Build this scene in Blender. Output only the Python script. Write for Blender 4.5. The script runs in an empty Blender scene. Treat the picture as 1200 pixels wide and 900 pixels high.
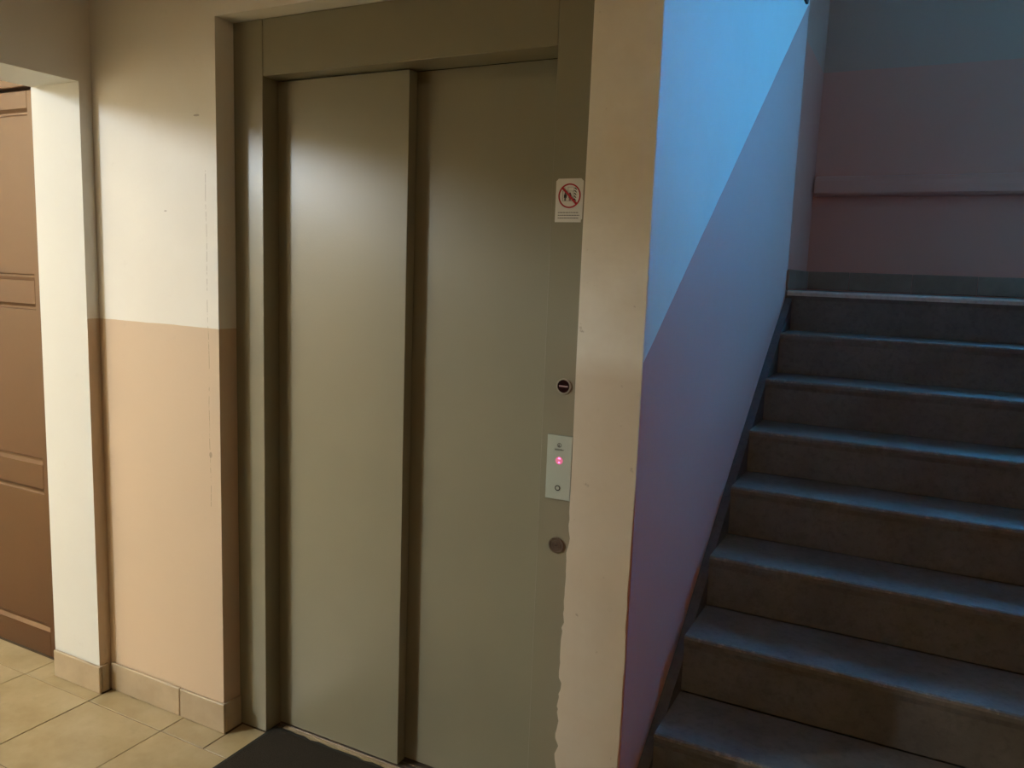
import bpy, bmesh, math, random
from mathutils import Vector, Matrix
random.seed(7)
S = bpy.context.scene
COL = S.collection

# ------------------------------------------------------------------ camera
W_, H_ = 1200, 900
F_PX = 941.04
yaw, pit, rol = -0.4724, 0.1382, 0.0370
fw = Vector((math.sin(yaw)*math.cos(pit), math.cos(yaw)*math.cos(pit), -math.sin(pit)))
rt = fw.cross(Vector((0, 0, 1))).normalized(); up = rt.cross(fw)
R_ = math.cos(rol)*rt + math.sin(rol)*up
U_ = -math.sin(rol)*rt + math.cos(rol)*up
cam_d = bpy.data.cameras.new('camera'); cam = bpy.data.objects.new('camera', cam_d); COL.objects.link(cam)
M = Matrix((R_, U_, -fw)).transposed().to_4x4(); M.translation = Vector((1.7374, -1.7097, 1.4753))
cam.matrix_world = M
cam_d.sensor_fit = 'HORIZONTAL'; cam_d.sensor_width = 36.0; cam_d.lens = 36.0*F_PX/W_
cam_d.clip_start = 0.02
S.camera = cam

# ------------------------------------------------------------------ sky (blue dusk seen through the stair window)
wd = bpy.data.worlds.new('world'); S.world = wd; wd.use_nodes = True
bg = wd.node_tree.nodes['Background']
bg.inputs[0].default_value = (0.075, 0.45, 1.0, 1); bg.inputs[1].default_value = 34.0
LAMP_STRENGTH = 192.0
LAMP_COLOR = (0.99, 1.12, 1.24, 1)
LAMP_POS = (-2.7, -2.95, 2.49)
FILL_STRENGTH = 10.0
FILL_COLOR = (1.0, 0.74, 0.46, 1)
FILL_POS = (1.7, -2.3)
S.view_settings.view_transform = 'Standard'; S.view_settings.look = 'None'
S.view_settings.gamma = 1.0; S.view_settings.use_curve_mapping = False
S.view_settings.exposure = 0.0

# ------------------------------------------------------------------ materials
class NT:
    def __init__(s, name):
        s.m = bpy.data.materials.new(name); s.m.use_nodes = True
        s.t = s.m.node_tree; s.b = s.t.nodes['Principled BSDF']; s.out = s.t.nodes['Material Output']
    def n(s, typ, **k):
        x = s.t.nodes.new(typ)
        for a, v in k.items(): setattr(x, a, v)
        return x
    def l(s, a, b): s.t.links.new(a, b)
    def val(s, sock, v):
        if hasattr(v, 'is_output'): s.l(v, sock)
        else: sock.default_value = v
    def math(s, op, a, b=0.0, c=0.0):
        x = s.n('ShaderNodeMath', operation=op)
        s.val(x.inputs[0], a); s.val(x.inputs[1], b); s.val(x.inputs[2], c)
        return x.outputs[0]
    def pos(s):
        g = s.n('ShaderNodeNewGeometry'); p = s.n('ShaderNodeSeparateXYZ'); s.l(g.outputs['Position'], p.inputs[0])
        return g, p.outputs[0], p.outputs[1], p.outputs[2]
    def noise(s, scale, detail=3, rough=.5, vec=None):
        x = s.n('ShaderNodeTexNoise'); x.inputs['Scale'].default_value = scale
        x.inputs['Detail'].default_value = detail; x.inputs['Roughness'].default_value = rough
        if vec is None:
            g = s.n('ShaderNodeNewGeometry'); vec = g.outputs['Position']
        s.l(vec, x.inputs['Vector'])
        return x.outputs[0]
    def ramp(s, f, a, b):
        x = s.n('ShaderNodeMapRange'); x.clamp = True
        s.l(f, x.inputs[0]); x.inputs[1].default_value = a; x.inputs[2].default_value = b
        return x.outputs[0]
    def mix(s, f, a, b, blend='MIX'):
        x = s.n('ShaderNodeMix', data_type='RGBA', blend_type=blend)
        s.val(x.inputs[0], f)
        for i, v in ((6, a), (7, b)):
            if hasattr(v, 'is_output'): s.l(v, x.inputs[i])
            else: x.inputs[i].default_value = (*v, 1) if len(v) == 3 else v
        return x.outputs[2]
    def bump(s, h, strength=.2, dist=.002):
        x = s.n('ShaderNodeBump'); x.inputs['Strength'].default_value = strength; x.inputs['Distance'].default_value = dist
        s.l(h, x.inputs['Height']); s.l(x.outputs[0], s.b.inputs['Normal'])
    def color(s, c):
        if hasattr(c, 'is_output'): s.l(c, s.b.inputs['Base Color'])
        else: s.b.inputs['Base Color'].default_value = (*c, 1)
    def set(s, rough=.6, spec=.5, metal=0.0):
        s.b.inputs['Roughness'].default_value = rough; s.b.inputs['Specular IOR Level'].default_value = spec
        s.b.inputs['Metallic'].default_value = metal

CREAM = (.83, .805, .735); PINK = (.635, .490, .345)
def simple(name, c, rough=.5, spec=.5, metal=0., var=.06, scale=20, bump=0., bscale=60):
    t = NT(name); d = tuple(v*(1-var*2) for v in c)
    t.color(t.mix(t.ramp(t.noise(scale), .3, .7), c, d)); t.set(rough, spec, metal)
    if bump: t.bump(t.noise(bscale, 2), bump, .001)
    return t.m

def plaster(name, upper=CREAM, lower=PINK, mode='flat', marks=False, rough=.62):
    """painted plaster: cream above a dado line, salmon below; the line is part of the paint"""
    t = NT(name); g, x, y, z = t.pos()
    wob = t.math('MULTIPLY', t.math('SUBTRACT', t.noise(9, 2), .5), .006)
    zz = t.math('ADD', z, wob)
    if mode == 'flat':
        f = t.math('GREATER_THAN', zz, 1.278)
    elif mode == 'plain':
        f = None
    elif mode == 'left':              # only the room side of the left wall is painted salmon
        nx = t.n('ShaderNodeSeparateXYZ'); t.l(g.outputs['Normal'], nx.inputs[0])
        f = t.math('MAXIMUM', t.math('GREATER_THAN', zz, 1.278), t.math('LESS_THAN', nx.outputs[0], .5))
    elif mode == 'stair':             # the line climbs with the flight, then runs level along the landing
        line = t.math('MINIMUM', t.math('MULTIPLY_ADD', y, .694, 1.284), 2.60)
        f = t.math('GREATER_THAN', zz, line)
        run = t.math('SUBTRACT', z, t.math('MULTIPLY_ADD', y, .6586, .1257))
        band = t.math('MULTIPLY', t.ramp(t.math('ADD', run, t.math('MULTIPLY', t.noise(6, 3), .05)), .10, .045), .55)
    elif mode == 'landing':
        f = t.math('GREATER_THAN', zz, 2.586)
    big = t.ramp(t.noise(2.3, 4, .6), .35, .75)
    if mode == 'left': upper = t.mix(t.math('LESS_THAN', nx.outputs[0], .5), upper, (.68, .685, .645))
    if f is None: base = t.mix(0.0, upper, upper)
    else: base = t.mix(f, lower, upper)
    base = t.mix(t.math('MULTIPLY', big, .13), base, (.45, .38, .28))
    sm = t.ramp(t.noise(14, 5, .7), .63, .78)
    base = t.mix(t.math('MULTIPLY', sm, .12), base, (.3, .25, .2))
    if marks:
        # hairline crack beside the lift and two little knocks in the paint
        wx = t.math('MULTIPLY', t.math('SUBTRACT', t.noise(3.5, 2), .5), .02)
        d = t.math('ABSOLUTE', t.math('ADD', t.math('ADD', x, .158), wx))
        c = t.math('LESS_THAN', d, .0008)
        c = t.math('MULTIPLY', c, t.math('MULTIPLY', t.math('LESS_THAN', z, 1.735), t.math('GREATER_THAN', z, .73)))
        c = t.math('MULTIPLY', c, t.ramp(t.noise(60, 2), .4, .5))
        for mx, mz, rx, rz in ((-.155, .892, .006, .009), (-.192, 1.891, .012, .003), (-.33, 1.62, .006, .002)):
            e = t.math('ADD', t.math('POWER', t.math('DIVIDE', t.math('ADD', x, -mx), rx), 2), t.math('POWER', t.math('DIVIDE', t.math('ADD', z, -mz), rz), 2))
            c = t.math('MAXIMUM', c, t.math('MULTIPLY', t.math('LESS_THAN', e, 1.0), .7))
        base = t.mix(t.math('MULTIPLY', c, .65), base, (.17, .12, .08))
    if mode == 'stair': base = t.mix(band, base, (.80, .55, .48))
    t.color(base); t.set(rough, .35)
    h = t.math('ADD', t.noise(7, 3), t.math('MULTIPLY', t.noise(120, 2), .15))
    t.bump(h, .25, .006)
    return t.m

def bare_plaster(name):
    t = NT(name); g, x, y, z = t.pos()
    base = t.mix(t.ramp(t.noise(5, 4, .65), .35, .7), (.88, .84, .72), (.79, .73, .60))
    low = t.ramp(z, 1.30, 1.24)
    base = t.mix(t.math('MULTIPLY', low, .5), base, (.55, .42, .27))
    sp = t.ramp(t.noise(38, 3, .6), .68, .74)
    base = t.mix(t.math('MULTIPLY', sp, .5), base, (.36, .28, .19))
    t.color(base); t.set(.7, .3); t.bump(t.math('ADD', t.noise(9, 3), t.math('MULTIPLY', t.noise(70, 3), .3)), .35, .006)
    return t.m

def metal_paint(name, c):
    t = NT(name)
    t.color(t.mix(t.ramp(t.noise(3, 3), .3, .7), c, tuple(v*.93 for v in c)))
    t.set(.31, .5)
    t.bump(t.noise(260, 2), .22, .0008)
    return t.m

def tile_mat(name, a, b, rough=.32):
    t = NT(name); oi = t.n('ShaderNodeObjectInfo')
    off = t.n('ShaderNodeVectorMath', operation='ADD'); g = t.n('ShaderNodeNewGeometry')
    cmb = t.n('ShaderNodeCombineXYZ'); t.l(t.math('MULTIPLY', oi.outputs['Random'], 31.0), cmb.inputs[0])
    t.l(g.outputs['Position'], off.inputs[0]); t.l(cmb.outputs[0], off.inputs[1])
    n1 = t.noise(5, 5, .62, off.outputs[0]); n2 = t.noise(26, 4, .6, off.outputs[0])
    base = t.mix(t.ramp(n1, .36, .66), a, b)
    base = t.mix(t.math('MULTIPLY', t.ramp(n2, .55, .75), .25), base, tuple(v*.7 for v in b))
    base = t.mix(t.math('MULTIPLY', oi.outputs['Random'], .12), base, tuple(v*.75 for v in a))
    t.color(base); t.set(rough, .45); t.bump(n2, .08, .001)
    return t.m

def concrete(name, a, b, rough=.6, worn=False):
    t = NT(name); n1 = t.noise(6, 5, .65); n2 = t.noise(45, 4, .7)
    base = t.mix(t.ramp(n1, .35, .68), a, b)
    base = t.mix(t.math('MULTIPLY', t.ramp(n2, .48, .72), .45), base, tuple(v*.5 for v in b))
    if worn: base = t.mix(t.math('MULTIPLY', t.ramp(t.noise(30, 5, .8), .52, .66), .7), base, (.40, .34, .26))
    t.color(base); t.set(rough, .5); t.bump(t.math('ADD', n2, t.noise(160, 2)), .25, .002)
    return t.m

M_backwall = plaster('paint_elevator_wall', mode='flat', marks=True)
M_left = plaster('paint_left_wall', mode='left')
M_plain = plaster('paint_plain', upper=(.84, .77, .62), mode='plain')
M_room = plaster('paint_room', upper=(.82, .64, .40), lower=(.66, .40, .22), mode='flat')
STAIR_PINK = (.72, .345, .285)
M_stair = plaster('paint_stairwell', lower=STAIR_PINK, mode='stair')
M_land = plaster('paint_landing', upper=(.66, .40, .32), lower=(.80, .35, .27), mode='landing')
M_salmon = plaster('paint_salmon', upper=STAIR_PINK, mode='plain')
M_strip = bare_plaster('bare_plaster')
M_ceil = simple('ceiling_paint', (.82, .68, .48), .7, .3)
M_metal = metal_paint('elevator_paint', (.27, .25, .17))
M_metal2 = metal_paint('elevator_door_paint', (.275, .255, .175))
M_dark = simple('shadow_gap', (.03, .026, .02), .7, .3)
M_tile = tile_mat('floor_tile', (.475, .39, .232), (.365, .282, .148))
M_skirt = tile_mat('skirting_tile', (.47, .375, .25), (.39, .30, .19), .4)
M_skirt_l = tile_mat('landing_skirting_tile', (.37, .25, .185), (.29, .19, .14), .5)
M_grout = simple('grout', (.11, .078, .048), .85, .2)
M_step = concrete('stair_concrete', (.205, .196, .176), (.150, .142, .124), .55)
M_worn = concrete('worn_nosing', (.22, .205, .18), (.16, .148, .125), .6, True)
M_edge = concrete('landing_edge_stone', (.78, .76, .72), (.66, .64, .60), .45)
M_string = concrete('stair_string_paint', (.13, .13, .135), (.10, .10, .105), .6)
M_brown = None
def brown():
    t = NT('brown_gloss_paint')
    t.color(t.mix(t.ramp(t.noise(4, 3), .3, .7), (.046, .0125, .0045), (.038, .0105, .0038))); t.set(.42, 1.0); t.b.inputs['Specular Tint'].default_value = (1, .66, .34, 1)
    t.bump(t.noise(35, 3), .08, .002); return t.m
M_brown = brown()
M_rubber = simple('mat_rubber', (.022, .022, .018), .6, .4)
def matm():
    t = NT('mat_pile'); n = t.noise(300, 3, .7)
    t.color(t.mix(t.ramp(n, .35, .65), (.052, .044, .034), (.030, .026, .021))); t.set(.95, .1); t.bump(n, .8, .004); return t.m
M_mat = matm()
M_panel = simple('call_panel_glass', (.45, .50, .41), .22, .5, var=.02)
M_sticker = simple('sticker_white', (.74, .73, .66), .4, .4, var=.02)
M_red = simple('sticker_red', (.42, .012, .02), .45, .4, var=.02)
M_black = simple('print_black', (.018, .018, .016), .5, .4, var=0)
M_grey = simple('print_grey', (.14, .14, .12), .5, .4, var=0)
M_lens = simple('dark_red_lens', (.016, .004, .005), .2, .5, var=0)
M_bar = simple('lens_bar', (.36, .25, .24), .4, .4, var=.02)
M_ring = simple('satin_ring', (.42, .38, .30), .35, .5, .6, var=.03)
M_lock = simple('bronze_lock', (.20, .155, .115), .38, .5, .55, var=.08, scale=90)
M_frame = simple('window_white', (.75, .75, .72), .4, .4)
M_hook = simple('dark_iron', (.03, .03, .035), .5, .4)
def emis(name, c, s):
    t = NT(name); t.b.inputs['Base Color'].default_value = (*c[:3], 1)
    t.b.inputs['Emission Color'].default_value = (*c[:3], 1); t.b.inputs['Emission Strength'].default_value = s; return t.m
M_lamp = emis('lamp_globe', LAMP_COLOR, LAMP_STRENGTH)
M_led = emis('display_dot', (1.0, .22, .55), 2.2)
M_halo = emis('display_halo', (.80, .20, .36), .34)
def glass():
    t = NT('window_glass'); tr = t.n('ShaderNodeBsdfTransparent'); gl = t.n('ShaderNodeBsdfGlossy')
    gl.inputs['Roughness'].default_value = .02; mx = t.n('ShaderNodeMixShader'); mx.inputs[0].default_value = .06
    t.l(tr.outputs[0], mx.inputs[1]); t.l(gl.outputs[0], mx.inputs[2]); t.l(mx.outputs[0], t.out.inputs[0]); return t.m
M_glass = glass()

# ------------------------------------------------------------------ mesh helpers
def add_box(bm, x0, x1, y0, y1, z0, z1, bevel=0., seg=2, mi=0):
    r = bmesh.ops.create_cube(bm, size=1.0)
    bmesh.ops.transform(bm, matrix=Matrix.Translation(((x0+x1)/2, (y0+y1)/2, (z0+z1)/2)) @ Matrix.Diagonal((x1-x0, y1-y0, z1-z0, 1)), verts=r['verts'])
    vs = set(r['verts'])
    fs = [f for f in bm.faces if all(v in vs for v in f.verts)]
    for f in fs: f.material_index = mi
    if bevel:
        es = [e for e in bm.edges if e.verts[0] in vs and e.verts[1] in vs]
        o = bmesh.ops.bevel(bm, geom=es, offset=bevel, segments=seg, affect='EDGES', profile=.6)
        for f in o['faces']: f.material_index = mi
    return vs
def add_prism(bm, pts, fmap, d0, d1, mi=0):
    """2D polygon pts extruded from d0 to d1; fmap(u, v, d) gives the 3D point"""
    a = [bm.verts.new(fmap(u, v, d0)) for u, v in pts]; b = [bm.verts.new(fmap(u, v, d1)) for u, v in pts]
    n = len(pts); fs = [bm.faces.new(a), bm.faces.new(b[::-1])]
    for i in range(n): fs.append(bm.faces.new((a[i], b[i], b[(i+1) % n], a[(i+1) % n])))
    for f in fs: f.material_index = mi
    bmesh.ops.recalc_face_normals(bm, faces=fs)
    return fs
XZ = lambda u, v, d: (u, d, v)
YZ = lambda u, v, d: (d, u, v)
XY = lambda u, v, d: (u, v, d)
def disc_pts(cx, cy, r, n=32): return [(cx+r*math.cos(2*math.pi*i/n), cy+r*math.sin(2*math.pi*i/n)) for i in range(n)]
def add_ring(bm, cx, cz, r0, r1, y0, y1, n=40, mi=0):
    for i in range(n):
        a, b = 2*math.pi*i/n, 2*math.pi*(i+1)/n
        q = [(cx+r*math.cos(t), cz+r*math.sin(t)) for r, t in ((r0, a), (r1, a), (r1, b), (r0, b))]
        va = [bm.verts.new((u, y0, v)) for u, v in q]; vb = [bm.verts.new((u, y1, v)) for u, v in q]
        fs = [bm.faces.new(va), bm.faces.new(vb[::-1]), bm.faces.new((va[1], vb[1], vb[2], va[2])), bm.faces.new((va[3], vb[3], vb[0], va[0]))]
        for f in fs: f.material_index = mi
    bmesh.ops.remove_doubles(bm, verts=bm.verts[:], dist=1e-6)
    bmesh.ops.recalc_face_normals(bm, faces=bm.faces[:])
def obj(name, bm, mats, parent=None, smooth=False, loc=None):
    me = bpy.data.meshes.new(name); bm.to_mesh(me); bm.free()
    for m in (mats if isinstance(mats, (list, tuple)) else [mats]): me.materials.append(m)
    if smooth:
        for p in me.polygons: p.use_smooth = True
    o = bpy.data.objects.new(name, me); COL.objects.link(o)
    if parent:
        o.parent = parent
        if parent.type == 'EMPTY': o.matrix_parent_inverse = Matrix.Translation(-parent.location)
    return o
def box(name, x0, x1, y0, y1, z0, z1, m, parent=None, bevel=0., seg=2):
    bm = bmesh.new(); add_box(bm, x0, x1, y0, y1, z0, z1, bevel, seg); return obj(name, bm, m, parent)
def empty(name, loc, label, cat, group=None):
    o = bpy.data.objects.new(name, None); COL.objects.link(o); o.location = loc; o.empty_display_size = .1
    o['label'] = label; o['category'] = cat
    if group: o['group'] = group
    return o
def tag(o, label, cat, group=None):
    o['label'] = label; o['category'] = cat
    if group: o['group'] = group
    return o
def struct(o): o['kind'] = 'structure'; return o
def part_label(o, s): o['label'] = s; return o

# ------------------------------------------------------------------ dimensions
XL, XO = -.651, -.890            # room face and hall face of the left wall
YO = -.043                       # far jamb of the opening in it
ZO = 2.008                       # underside of that opening
XA, XC, XD, XE = -.114, .917, 1.030, 1.188
D1, D2, D3 = .066, .1252, .168
ZTOP, ZL = 2.155, 2.0
CEIL = 2.85
YB, ZLAND, Y0 = 3.0, 1.4403, 1.9119
YE, XR = 1.965, 1.125             # where the stair wall ends, and the set-back landing wall beyond
XS1 = 3.90                       # right wall of the stairwell
XF = 2.46                        # right end of the flight in view
YDOOR = .022

# ------------------------------------------------------------------ floor and its tiles
fl = bmesh.new()
add_box(fl, -4.2, 2.8, -4.2, -.0, -.12, -.0028)
add_box(fl, XA+.001, XD-.001, -.0, .24, -.12, -.0028)
add_box(fl, XE-.1, XS1+.2, 0.0, YB+.6, -.12, -.012)
add_box(fl, -4.2, XO-.001, -.0, .06, -.12, -.0028)
floor = struct(obj('floor', fl, M_grout))
P = .3492; G = .003
xs = [-.985 + P*i for i in range(-9, 12)]
ys = [-.0975 - P*i for i in range(-1, 12)]
def tile(x0, x1, y0, y1):
    if x1-x0 < .02 or y1-y0 < .004: return
    dz = random.uniform(-.0005, .0005)
    box('tile', x0+G/2, x1-G/2, y0+G/2, y1-G/2, -.0026, .0+dz, M_tile, floor, .0006, 1)
for i in range(len(xs)-1):
    for j in range(len(ys)-1):
        a, b, y1, y0 = xs[i], xs[i+1], ys[j], ys[j+1]
        if j > 0: tile(max(a, -4.04), min(b, 2.745), max(y0, -4.04), y1)
        else:
            # last course: runs to the wall, into the hall door and into the lift recess
            a2 = a
            if b <= -.98: tile(max(a, -4.04), b, y0, YDOOR-.004)
            elif b < -.6: tile(a, XO-.001, y0, YDOOR-.004); tile(XO-.001-G, b, y0, -.0445)
            elif a < -.6 and b < -.2: tile(a, b, y0, -.0015)
            elif a < -.2: tile(a, -.1, y0, -.0015); tile(-.1, b, y0, D1-.002)
            elif b < 1.03: tile(a, b, y0, .120)
            elif a < 1.0: tile(a, 1.0275, y0, D1-.002); tile(1.0275, b, y0, -.0015)
            elif b < 1.5: tile(a, b, y0, -.075)
            else: tile(a, min(b, 2.745), y0, -.075)

# ------------------------------------------------------------------ walls
# elevator wall: left bay, bay above the lift
bm = bmesh.new()
add_box(bm, XL+.0005, XA, 0, .30, -.01, CEIL)
add_box(bm, XA, XD-.012, 0, .30, ZTOP, CEIL)
add_box(bm, XA, XD+.0035, .205, .30, -.01, ZTOP)
# slightly hand-rounded arris at the reveal
wall_back = struct(obj('wall_back', bm, M_backwall))
# end of the stair wall beside the lift: bare plaster nib with a chipped left edge
edge = [(1.0311, 2.10), (1.0305, 1.835), (1.0287, 1.584), (1.0285, 1.264), (1.0300, 1.05), (1.0290, .918)]
z = .90
while z > .02:
    base = 1.0290 - .0065*min(1, (.918-z)/.5)
    edge.append((base + random.uniform(-.0026, .0022) + (.0055 if random.random() < .15 else 0), z)); z -= random.uniform(.006, .026)
edge.append((1.0225, -.005))
redge = [(XE-.0005, -.005)]; z = .03
while z < .86:
    redge.append((XE-.0012 - random.uniform(0, .0024) - (.002 if random.random() < .1 else 0), z)); z += random.uniform(.015, .05)
redge += [(XE-.0008, 1.0), (XE-.0005, CEIL)]
poly = redge + [(1.0311, CEIL)] + edge
bm = bmesh.new(); add_prism(bm, poly, XZ, -.0005, .0035)
nib = struct(obj('wall_nib', bm, M_strip)); 
bm = bmesh.new()
rr = .055
pl = [(XD+.004, .0036), (XE, .0036)] + [(XE-rr+rr*math.cos(t*math.pi/16), YE-rr+rr*math.sin(t*math.pi/16)) for t in range(9)] + [(XD+.004, YE)]
fs = add_prism(bm, pl, XY, -.01, 5.2)
add_box(bm, XD+.004, XE, .0, .0036, CEIL, 5.2)
for f in bm.faces:
    n = f.normal
    if abs(n.z) < .1 and n.x > .05 and n.y > .02: f.smooth = True
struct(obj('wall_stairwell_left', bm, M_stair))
struct(box('wall_landing_left', XD+.004, XR, YE+.0005, YB+.62, .9, 5.2, M_land))
# left wall with the wide opening to the hall
bm = bmesh.new()
add_box(bm, XO, XL, YO, .30, -.01, ZO)
add_box(bm, XO, XL, -1.585, .30, ZO, CEIL)
add_box(bm, XO, XL, -4.05, -1.585, -.01, CEIL)
struct(obj('wall_left', bm, M_left))
# hall behind it
DX0, DX1, DZ = -1.86, -.915, 2.02
bm = bmesh.new()
add_box(bm, DX1+.02, XO-.0005, .03, .30, -.01, CEIL)
add_box(bm, DX0-.02, DX1+.02, .03, .30, DZ+.10, CEIL)
add_box(bm, DX0-.1, DX1+.02, .09, .30, -.01, DZ+.10)
add_box(bm, -4.05, DX0-.02, .03, .30, -.01, CEIL)
struct(obj('wall_hall_back', bm, M_plain))
struct(box('wall_hall_left', -4.2, -4.05, -4.05, .30, -.01, CEIL, M_plain))
struct(box('wall_front', -4.2, 2.8, -4.2, -4.05, -.01, CEIL, M_room))
struct(box('wall_right', 2.75, 2.9, -4.05, -.0, -.01, CEIL, M_room))
bm = bmesh.new(); add_box(bm, -4.2, 2.9, -4.2, .0, CEIL, CEIL+.2); add_box(bm, -4.2, XD, .0, .30, CEIL, CEIL+.2)
struct(obj('ceiling', bm, M_ceil))
bm = bmesh.new(); add_box(bm, XE, XS1+.2, -.2, 0, CEIL+.2, 5.2); add_box(bm, 2.901, XS1+.2, -.2, 0, -.01, CEIL+.2); add_box(bm, 2.55, 2.75, -.15, 0, -.01, CEIL)
struct(obj('wall_stairwell_front', bm, M_room))
struct(box('wall_stairwell_right', XS1, XS1+.2, 0, YB+.62, -.01, 5.2, M_salmon))
struct(box('ceiling_stairwell', XD, XS1+.2, -.2, YB+.62, 5.2, 5.35, M_ceil))
# landing wall with the tall window (above the frame of the photograph)
WX0, WX1, WZ0, WZ1 = 2.52, 3.82, 1.8, 3.6
bm = bmesh.new()
add_box(bm, XR+.0005, XS1-.0005, YB, YB+.62, .9, WZ0)
add_box(bm, XR+.0005, XS1-.0005, YB, YB+.62, WZ1, 5.2)
add_box(bm, XR+.0005, WX0, YB, YB+.62, WZ0, WZ1)
add_box(bm, WX1, XS1-.0005, YB, YB+.62, WZ0, WZ1)
struct(obj('wall_stairwell_back', bm, M_land))
bm = bmesh.new()
yw = YB+.45
for a, b, c, d in ((WX0, WX1, WZ0, WZ0+.06), (WX0, WX1, WZ1-.06, WZ1), (WX0, WX0+.05, WZ0+.06, WZ1-.06), (WX1-.05, WX1, WZ0+.06, WZ1-.06), ((WX0+WX1)/2-.03, (WX0+WX1)/2+.03, WZ0+.06, WZ1-.06)):
    add_box(bm, a, b, yw, yw+.05, c, d, .004, 1)
win = struct(obj('window_1', bm, M_frame))
for a, b in ((WX0+.05, (WX0+WX1)/2-.03), ((WX0+WX1)/2+.03, WX1-.05)):
    box('pane', a, b, yw+.02, yw+.026, WZ0+.06, WZ1-.06, M_glass, win)
# ledge running across the landing wall
bm = bmesh.new()
prof = [(YB+.001, 2.048), (YB-.032, 2.040), (YB-.056, 2.018), (YB-.066, 1.990), (YB-.066, 1.955), (YB-.054, 1.944), (YB+.001, 1.940)]
add_prism(bm, prof, YZ, XR+.012, XS1-.001)
struct(obj('trim_1', bm, M_land))

# ------------------------------------------------------------------ skirtings, tile by tile
SK, ST = .096, .011
def skirt_root(name):
    o = bpy.data.objects.new(name, None); COL.objects.link(o); o['kind'] = 'structure'; return o
def sk_tile(root, x0, x1, y0, y1, m=M_skirt, z0=.0012, h=SK):
    bm = bmesh.new(); add_box(bm, x0, x1, y0, y1, z0, z0+h, .0018, 1)
    for v in bm.verts:
        if v.co.z > z0+h*.5: v.co.z += random.uniform(-.0015, .0015)
    return obj('skirting_tile', bm, m, root)
r = skirt_root('baseboard_left')
sk_tile(r, XO+.006, XL+ST, YO-ST, YO-.0006)
sk_tile(r, XL+.0006, XL+ST, YO+.001, -.0135)
r = skirt_root('baseboard_back')
sk_tile(r, XL+.0125, -.3035, -ST, -.0006)
sk_tile(r, -.3010, XA+ST, -ST, -.0006)
sk_tile(r, XA+.0006, XA+ST, .0, D1-.003)
r = skirt_root('baseboard_landing')
xj = [XR+.0125, 1.347, 1.651, 1.948, 2.246, 2.544, 2.842, 3.14, 3.438, 3.736, XS1-.002]
for a, b in zip(xj, xj[1:]): sk_tile(r, a+.001, b-.001, YB-ST, YB-.0006, M_skirt_l, ZLAND+.003, .095)
for a, b in ((YE+.001, 2.26), (2.262, 2.56), (2.562, YB-.0005)): sk_tile(r, XR+.0006, XR+.012, a, b, M_skirt_l, ZLAND+.003, .095)
sk_tile(r, XE+.0006, XE+.011, Y0+.012, YE-.058, M_skirt_l, ZLAND+.003, .085)

# ------------------------------------------------------------------ hall door (brown, panelled)
def door_brown():
    yf = YDOOR
    x0, x1 = DX0, DX1
    root = struct(box('door_1', x0+.004, x1-.002, yf+.018, yf+.045, .0032, DZ, M_brown, None, .001, 1))
    sw = .102
    fields = [(.10, .640), (.730, 1.303), (1.386, 1.962)]
    for a, b in ((x0+.004, x0+sw), (x1-.002-sw, x1-.002)): box('stile', a, b, yf, yf+.018, .0032, DZ, M_brown, root, .0015, 1)
    for a, b in ((.0032, .10), (.640, .730), (1.303, 1.386), (1.962, DZ)): box('rail', x0+sw, x1-.002-sw, yf+.0003, yf+.018, a, b, M_brown, root, .0015, 1)
    px0, px1 = x0+sw, x1-.002-sw
    for za, zb in fields:
        bm = bmesh.new()
        # bolection strip sloping into the recess, then the raised field
        loops = [((0, .001)), (.007, .007), (.010, .0095), (.017, .0095), (.021, .0065), (.024, .006)]
        prev = None
        for ins, dep in loops:
            q = [bm.verts.new((u, yf+dep, v)) for u, v in ((px0+ins*.2, za+ins), (px1-ins*.2, za+ins), (px1-ins*.2, zb-ins), (px0+ins*.2, zb-ins))]
            if prev:
                for i in range(4): bm.faces.new((prev[i], prev[(i+1) % 4], q[(i+1) % 4], q[i]))
            prev = q
        bm.faces.new(prev)
        bmesh.ops.recalc_face_normals(bm, faces=bm.faces[:])
        if sum(f.normal.y for f in bm.faces) > 0: bmesh.ops.reverse_faces(bm, faces=bm.faces[:])
        obj('panel', bm, M_brown, root)
    # casing: head and jambs, thick painted timber
    box('casing', x0-.075, x0-.001, yf-.018, yf+.012, .002, DZ+.008, M_brown, root, .002, 1)
    box('casing', x0-.075, x1+.02, yf-.010, yf+.030, DZ+.010, DZ+.095, M_brown, root, .003, 1)
    return root
door_brown()

# ------------------------------------------------------------------ lift entrance
el = empty('elevator', (.45, .1, 0), 'closed grey-beige lift entrance with two sliding door leaves between the cream walls', 'elevator')
box('frame_post', XA+.0012, -.0006, D1, D3+.03, .0012, ZTOP-.001, M_metal, el, .0012, 1)
# right post runs behind the plaster nib and up past the wall edge
box('frame_post', XC+.0006, XD+.0035, D1, D3+.03, .0012, ZTOP-.001, M_metal, el, .0012, 1)
bm = bmesh.new(); add_box(bm, .0006, XC-.0006, D1+.0004, D3-.0008, ZL, ZTOP-.001, .0015, 1); obj('lintel', bm, M_metal, el)
box('door_track', .0006, XC-.0006, D3-.0002, D3+.03, ZL+.001, ZTOP-.001, M_dark, el)
XM = .4626
# front leaf with folded return edge
bm = bmesh.new(); add_box(bm, .0025, XM, D2, D3-.006, .009, ZL-.0035, .0016, 2); dl = obj('door_leaf', bm, M_metal2, el)
bm = bmesh.new(); add_box(bm, XM-.05, XC+.03, D3, D3+.03, .009, ZL-.0005, .0012, 1); obj('door_leaf', bm, M_metal2, el)
bm = bmesh.new()
add_box(bm, .0006, XC-.0006, .1235, D3+.03, -.005, .0035, .0008, 1)
for yy in (.137, .152, .18): add_box(bm, .001, XC-.001, yy, yy+.004, .0036, .0052)
part_label(obj('sill', bm, M_lock, el), 'narrow metal sill under the doors')
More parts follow.
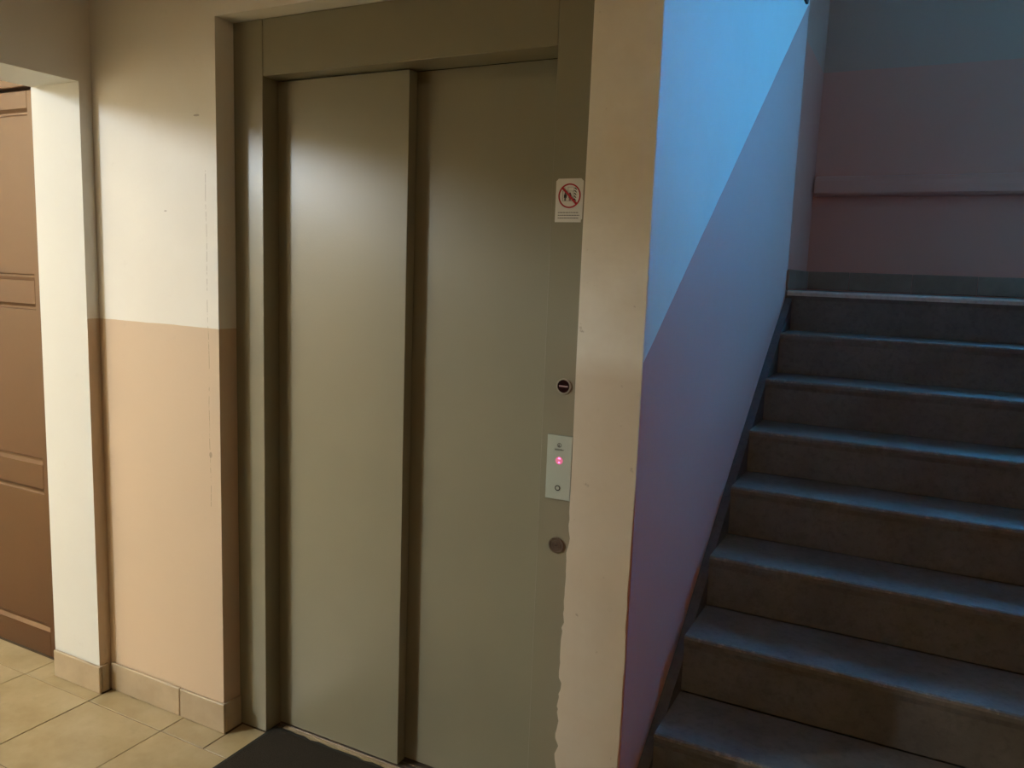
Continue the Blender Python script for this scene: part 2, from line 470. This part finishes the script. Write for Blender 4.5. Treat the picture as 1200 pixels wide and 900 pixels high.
# light plaster spill along the front of the sill
bm = bmesh.new(); n = 46; pts = []
for i in range(n+1): pts.append((.03+.86*i/n, .1225))
for i in range(n, -1, -1): pts.append((.03+.86*i/n, .111 + random.uniform(-.004, .004) - (.003 if random.random() < .2 else 0)))
add_prism(bm, pts, XY, .0008, .0028); part_label(obj('sill_edge', bm, M_skirt, el), 'pale ragged mortar strip along the sill')

# no-lift-in-case-of-fire sticker
sx0, sx1, sz0, sz1 = .9285, .9983, 1.5972, 1.6980
st = empty('warning_sticker', (.963, D1, 1.60), 'white warning sticker with red crossed circle over lift passengers and flames', 'sticker')
ch = .006
yy = D1-.0008
bm = bmesh.new(); add_prism(bm, [(sx0, sz0), (sx1-.003, sz0), (sx1-.003, sz0+.005), (sx1, sz0+.008), (sx1, sz1-ch), (sx1-ch, sz1), (sx0+ch, sz1), (sx0, sz1-ch)], XZ, yy, D1-.00005); obj('plate', bm, M_sticker, st)
cx, cz = .9639, 1.6582
def flat(bm, pts, k=0): add_prism(bm, pts, XZ, yy-.00035-k*.0003, yy-.00003-k*.0003)
def rect(bm, x0, x1, z0, z1, k=0): flat(bm, [(x0, z0), (x1, z0), (x1, z1), (x0, z1)], k)
bm = bmesh.new(); add_ring(bm, cx, cz, .0252, .0285, yy-.0007, yy-.00003, 48)
s = .0018; q = .7071*.0262
add_prism(bm, [(cx-q-s, cz+q-s), (cx+q-s, cz-q-s), (cx+q+s, cz-q+s), (cx-q+s, cz+q+s)], XZ, yy-.0012, yy-.0007); part_label(obj('prohibition_ring', bm, M_red, st), 'red ring with diagonal bar')
bm = bmesh.new()
lw = .0009
rect(bm, cx-.0178, cx-.0178+lw, cz-.0115, cz+.0112); rect(bm, cx+.0090, cx+.0090+lw, cz-.0115, cz+.0112)
rect(bm, cx-.0172, cx+.0090, cz+.0106, cz+.0112); rect(bm, cx-.0178, cx+.0096, cz-.0122, cz-.0115)
rect(bm, cx-.0046, cx-.0040, cz+.0112, cz+.0205); rect(bm, cx-.0040, cx+.0105, cz+.0199, cz+.0205); rect(bm, cx+.0105, cx+.0111, cz+.0105, cz+.0205)
obj('lift_cabin_outline', bm, M_grey, st)
def figure(x, m):
    bm = bmesh.new(); flat(bm, disc_pts(x, cz+.0058, .0021, 14)); rect(bm, x-.0034, x+.0034, cz-.0046, cz+.0036); rect(bm, x-.0021, x-.0003, cz-.0112, cz-.0046); rect(bm, x+.0003, x+.0021, cz-.0112, cz-.0046)
    return obj('passenger_pictogram', bm, m, st)
figure(cx-.0107, M_black); part_label(figure(cx+.0012, simple('print_maroon', (.16, .02, .03), .5, .4)), 'dark red passenger figure')
bm = bmesh.new()
for i in range(5):
    zz = cz+.0165-i*.0062; xx = cx+.0148-.0004*i
    flat(bm, [(xx-.0035, zz+.0006), (xx-.0005, zz+.0028), (xx+.0040, zz-.0022), (xx+.0026, zz-.0030), (xx-.0004, zz-.0006)])
obj('flame_pictogram', bm, M_black, st)
for k in range(3):
    bm = bmesh.new(); x = sx0+.0075; zt = 1.6195-.0063*k
    while x < sx1-.010:
        w = random.uniform(.0025, .007); rect(bm, x, min(x+w, sx1-.0075), zt-.0009, zt+.0009); x += w+.0009
    obj('text_line', bm, M_grey, st)

def round_thing(name, label, cat, x, z, parts):
    e = empty(name, (x, D1, z), label, cat)
    for pname, pm, r0, r1, ya, yb in parts:
        bm = bmesh.new()
        if r0 == 0: add_prism(bm, disc_pts(x, z, r1, 40), XZ, D1-ya, D1-yb)
        else: add_ring(bm, x, z, r0, r1, D1-ya, D1-yb, 40)
        obj(pname, bm, pm, e)
    return e
e = round_thing('indicator_light', 'round dark red indicator disc with a pale bar, above the white call panel', 'indicator light', .9716, 1.2062,
    [('bezel', M_ring, .0158, .0192, .0035, .0001), ('lens', M_lens, 0, .0157, .0025, .0001)])
bm = bmesh.new(); add_prism(bm, [(.9716-.0115, 1.2062-.0018), (.9716+.0115, 1.2062-.0018), (.9716+.0115, 1.2062+.0018), (.9716-.0115, 1.2062+.0018)], XZ, D1-.0030, D1-.0026); obj('bar', bm, M_bar, e)
e = round_thing('key_switch', 'round bronze key switch below the white call panel', 'key switch', .9712, .8062,
    [('bezel', M_lock, .0165, .0203, .0045, .0001), ('face', M_lock, 0, .0164, .0028, .0001), ('ridge', M_lock, .009, .0115, .0042, .0029), ('barrel', M_lock, 0, .0055, .0050, .0029)])
bm = bmesh.new(); add_prism(bm, [(.9712-.0028, .8055), (.9712+.0028, .8055), (.9712+.0028, .8069), (.9712-.0028, .8069)], XZ, D1-.0056, D1-.0051); obj('keyhole', bm, M_black, e)

# call panel
pn = empty('call_panel', (.971, D1, .925), 'pale grey-green lift call panel with pink lit display and one round button', 'call panel')
bm = bmesh.new(); add_box(bm, .9380, 1.0040, D1-.0085, D1-.0001, .9250, 1.0850, .0012, 2); obj('face_plate', bm, M_panel, pn)
yp = D1-.0085
def pf(bm, pts, a=.0005, b=.00003): add_prism(bm, pts, XZ, yp-a, yp-b)
bm = bmesh.new(); add_ring(bm, .9706, 1.0612, .0042, .0058, yp-.0005, yp-.00003, 28)
pf(bm, [(.9706-.0035, 1.0585), (.9706-.0005, 1.0655), (.9706+.0012, 1.0590), (.9706+.0040, 1.0575), (.9706-.0002, 1.0572)])
obj('emblem', bm, M_grey, pn)
cu = bpy.data.curves.new('lettering', 'FONT'); cu.body = 'Schindler'; cu.size = .0068; cu.extrude = .0002; cu.align_x = 'CENTER'; cu.align_y = 'CENTER'; cu.resolution_u = 3
tmp = bpy.data.objects.new('lettering', cu); COL.objects.link(tmp); bpy.context.view_layer.update()
tme = bpy.data.meshes.new_from_object(tmp.evaluated_get(bpy.context.evaluated_depsgraph_get()))
bm = bmesh.new(); bm.from_mesh(tme); bpy.data.objects.remove(tmp); bpy.data.meshes.remove(tme); bpy.data.curves.remove(cu)
bmesh.ops.transform(bm, matrix=Matrix.Translation((.9706, yp-.0003, 1.0505)) @ Matrix.Rotation(math.pi/2, 4, 'X'), verts=bm.verts[:])
obj('lettering', bm, M_grey, pn)
bm = bmesh.new(); pf(bm, disc_pts(.9718, 1.0228, .0098, 28), .0003)  # glowing disc put in for the halo around the lit dots
disp = obj('display', bm, M_halo, pn); part_label(disp, 'pink halo disc of the lit display')
bm = bmesh.new()
for dz, w in ((.0056, .0036), (-.0044, .0030)):
    pf(bm, [(.9718-w, 1.0228+dz-.0016), (.9718+w, 1.0228+dz-.0016), (.9718+w*.6, 1.0228+dz+.0016), (.9718-w*.6, 1.0228+dz+.0016)], .0008, .00035)
obj('display_dots', bm, M_led, disp)
bm = bmesh.new(); add_ring(bm, .9708, .9540, .0048, .0070, yp-.0011, yp-.00003, 32); bt = obj('button_ring', bm, M_black, pn)
bm = bmesh.new(); pf(bm, disc_pts(.9708, .9540, .0047, 24), .0007); obj('button', bm, M_panel, bt)

# ------------------------------------------------------------------ doormat
mt = empty('doormat', (.44, -.2, 0), 'dark brown doormat with black rubber border before the lift doors', 'doormat')
bm = bmesh.new(); n = 30; x0, x1, yf_, yb_ = .006, .896, -.62, .1005
pts = [(x0, yf_), (x1, yf_)] + [(x1-(x1-x0)*i/n, yb_ + random.uniform(-.003, .002) - (.004 if random.random() < .25 else 0)) for i in range(n+1)]
add_prism(bm, pts, XY, .0012, .0065); obj('rubber_border', bm, M_rubber, mt)
bm = bmesh.new(); pts = [(x0+.014, yf_+.014), (x1-.014, yf_+.014), (x1-.014, yb_-.016), (x0+.014, yb_-.016)]
add_prism(bm, pts, XY, .0066, .0100); obj('pile', bm, M_mat, mt)

# ------------------------------------------------------------------ staircase
sc = empty('staircase', (1.9, 0, 0), 'grey worn concrete staircase climbing between blue-lit walls to the landing', 'staircase')
RZ, TR, GAP = .1601, .2475, .030
dzs = [-.002, -.008, -.009, -.008, .003, .0, .002, -.003, 0]
for i in range(9):
    zt = RZ*(9-i)+dzs[i]; y = Y0-TR*i
    zb = 0.0 if i == 8 else RZ*(8-i)+dzs[i+1]
    yb = YB-.0005 if i == 0 else Y0-TR*(i-1)-.0005
    x0, x1 = XE+(GAP if i else .0008), (XF if i else XS1-.001)
    bm = bmesh.new()
    # profile with a rounded, slightly overhanging nosing; the arris is worn to paler concrete
    rr = .009
    prof = [(yb, zb+.0005), (y+.006, zb+.0005), (y+.004, zt-.035), (y, zt-.020), (y, zt-rr), (y+.0026, zt-.0027), (y+rr, zt), (yb, zt)]
    if i: 
        zb2 = zb-.05 if i < 8 else zb+.0005
    fs = add_prism(bm, prof, YZ, x0, x1)
    for f in bm.faces:
        c = f.calc_center_median()
        if f.normal.y < -.2 and f.normal.z > .15 and c.z > zt-rr: f.material_index = 1
    so = obj('step', bm, [M_step, M_worn], sc)
    # irregular chips and settled grit along the worn arris
bm = bmesh.new(); add_prism(bm, [(Y0-.001, ZLAND-.020), (Y0-.003, ZLAND-.006), (Y0+.002, ZLAND+.0014), (Y0+.035, ZLAND+.0018), (Y0+.035, ZLAND-.004)], YZ, XE+.008, XF)
part_label(obj('landing_nosing', bm, M_edge, sc), 'pale stone edge of the landing')
box('landing', XR+.0008, XE+.0006, YE+.0008, YB-.0006, ZLAND-.14, ZLAND-.0008, M_step, sc)
# sloping string that fills the gap between the steps and the wall
sp = [(-.12, .0015), (-.09, .066), (.159, .236), (.472, .432), (.829, .690), (1.092, .872), (1.593, 1.209), (1.96, 1.4365), (2.0, 1.4365), (2.0, 1.05), (.3, .0015)]
bm = bmesh.new(); add_prism(bm, sp, YZ, XE+.0006, XE+GAP-.0006)
part_label(obj('string', bm, M_string, sc), 'dark sloping strip between steps and wall')
# mass under the flight
bm = bmesh.new(); add_prism(bm, [(.15, .0012), (YB-.01, .0012), (YB-.01, 1.25), (1.9, 1.25)], YZ, XE+.031, XF-.003); obj('underside', bm, M_step, sc)

# unseen masses added to block light: flights beyond and overhead and the parapet between
sl = RZ/TR
bm = bmesh.new(); add_prism(bm, [(Y0, .0015), (Y0, ZLAND+.02), (-.0+.001, ZLAND+.02+sl*Y0), (.001, .0015)], YZ, 2.60, XS1-.002); obj('unseen_upper_flight', bm, M_step, sc)
bm = bmesh.new(); add_prism(bm, [(Y0, .0015), (Y0, ZLAND+.95), (.001, ZLAND+.95+sl*Y0), (.001, .0015)], YZ, XF+.002, 2.598); obj('unseen_parapet', bm, M_land, sc)
bm = bmesh.new(); add_prism(bm, [(.001, 2.98), (Y0, 2.98+sl*Y0), (Y0, 3.16+sl*Y0), (.001, 3.16)], YZ, XE+.002, XF); obj('unseen_flight_overhead', bm, M_step, sc)

# dark bracket on the stair wall, at the very top of the photograph
bm = bmesh.new(); add_box(bm, XE+.0004, XE+.012, 1.765, 1.815, 2.575, 2.66, .004, 2)
bk = tag(obj('wall_bracket', bm, M_hook, None), 'small dark metal bracket high on the blue stair wall', 'bracket')
bm = bmesh.new()
add_box(bm, XE+.012, XE+.055, 1.780, 1.800, 2.585, 2.605, .006, 2)
obj('hook', bm, M_hook, bk)

# ------------------------------------------------------------------ hall lamp (the light of the picture)
lp = empty('ceiling_lamp', (LAMP_POS[0], LAMP_POS[1], CEIL), 'glowing white globe lamp under the side hall ceiling', 'lamp')
bm = bmesh.new(); bmesh.ops.create_uvsphere(bm, u_segments=32, v_segments=20, radius=.18, matrix=Matrix.Translation(LAMP_POS)); obj('globe', bm, M_lamp, lp, True)
bm = bmesh.new(); add_prism(bm, disc_pts(LAMP_POS[0], LAMP_POS[1], .055, 28), XY, CEIL-.03, CEIL-.0005); obj('canopy', bm, M_frame, lp)
bm = bmesh.new(); add_prism(bm, disc_pts(LAMP_POS[0], LAMP_POS[1], .014, 16), XY, LAMP_POS[2]+.17, CEIL-.03); obj('stem', bm, M_frame, lp)

# dim glowing panel added as warm fill, unseen behind the camera
M_fill = emis('fill_panel_glow', FILL_COLOR, FILL_STRENGTH)
lb = empty('fill_panel', (FILL_POS[0], FILL_POS[1], CEIL), 'added dim square fill light panel on the lobby ceiling', 'lamp')
bm = bmesh.new(); add_box(bm, FILL_POS[0]-.28, FILL_POS[0]+.28, FILL_POS[1]-.28, FILL_POS[1]+.28, CEIL-.035, CEIL-.0005, .006, 2); obj('fill_housing', bm, M_frame, lb)
bm = bmesh.new(); add_box(bm, FILL_POS[0]-.25, FILL_POS[0]+.25, FILL_POS[1]-.25, FILL_POS[1]+.25, CEIL-.045, CEIL-.0355, .003, 1); obj('fill_emitter', bm, M_fill, lb)
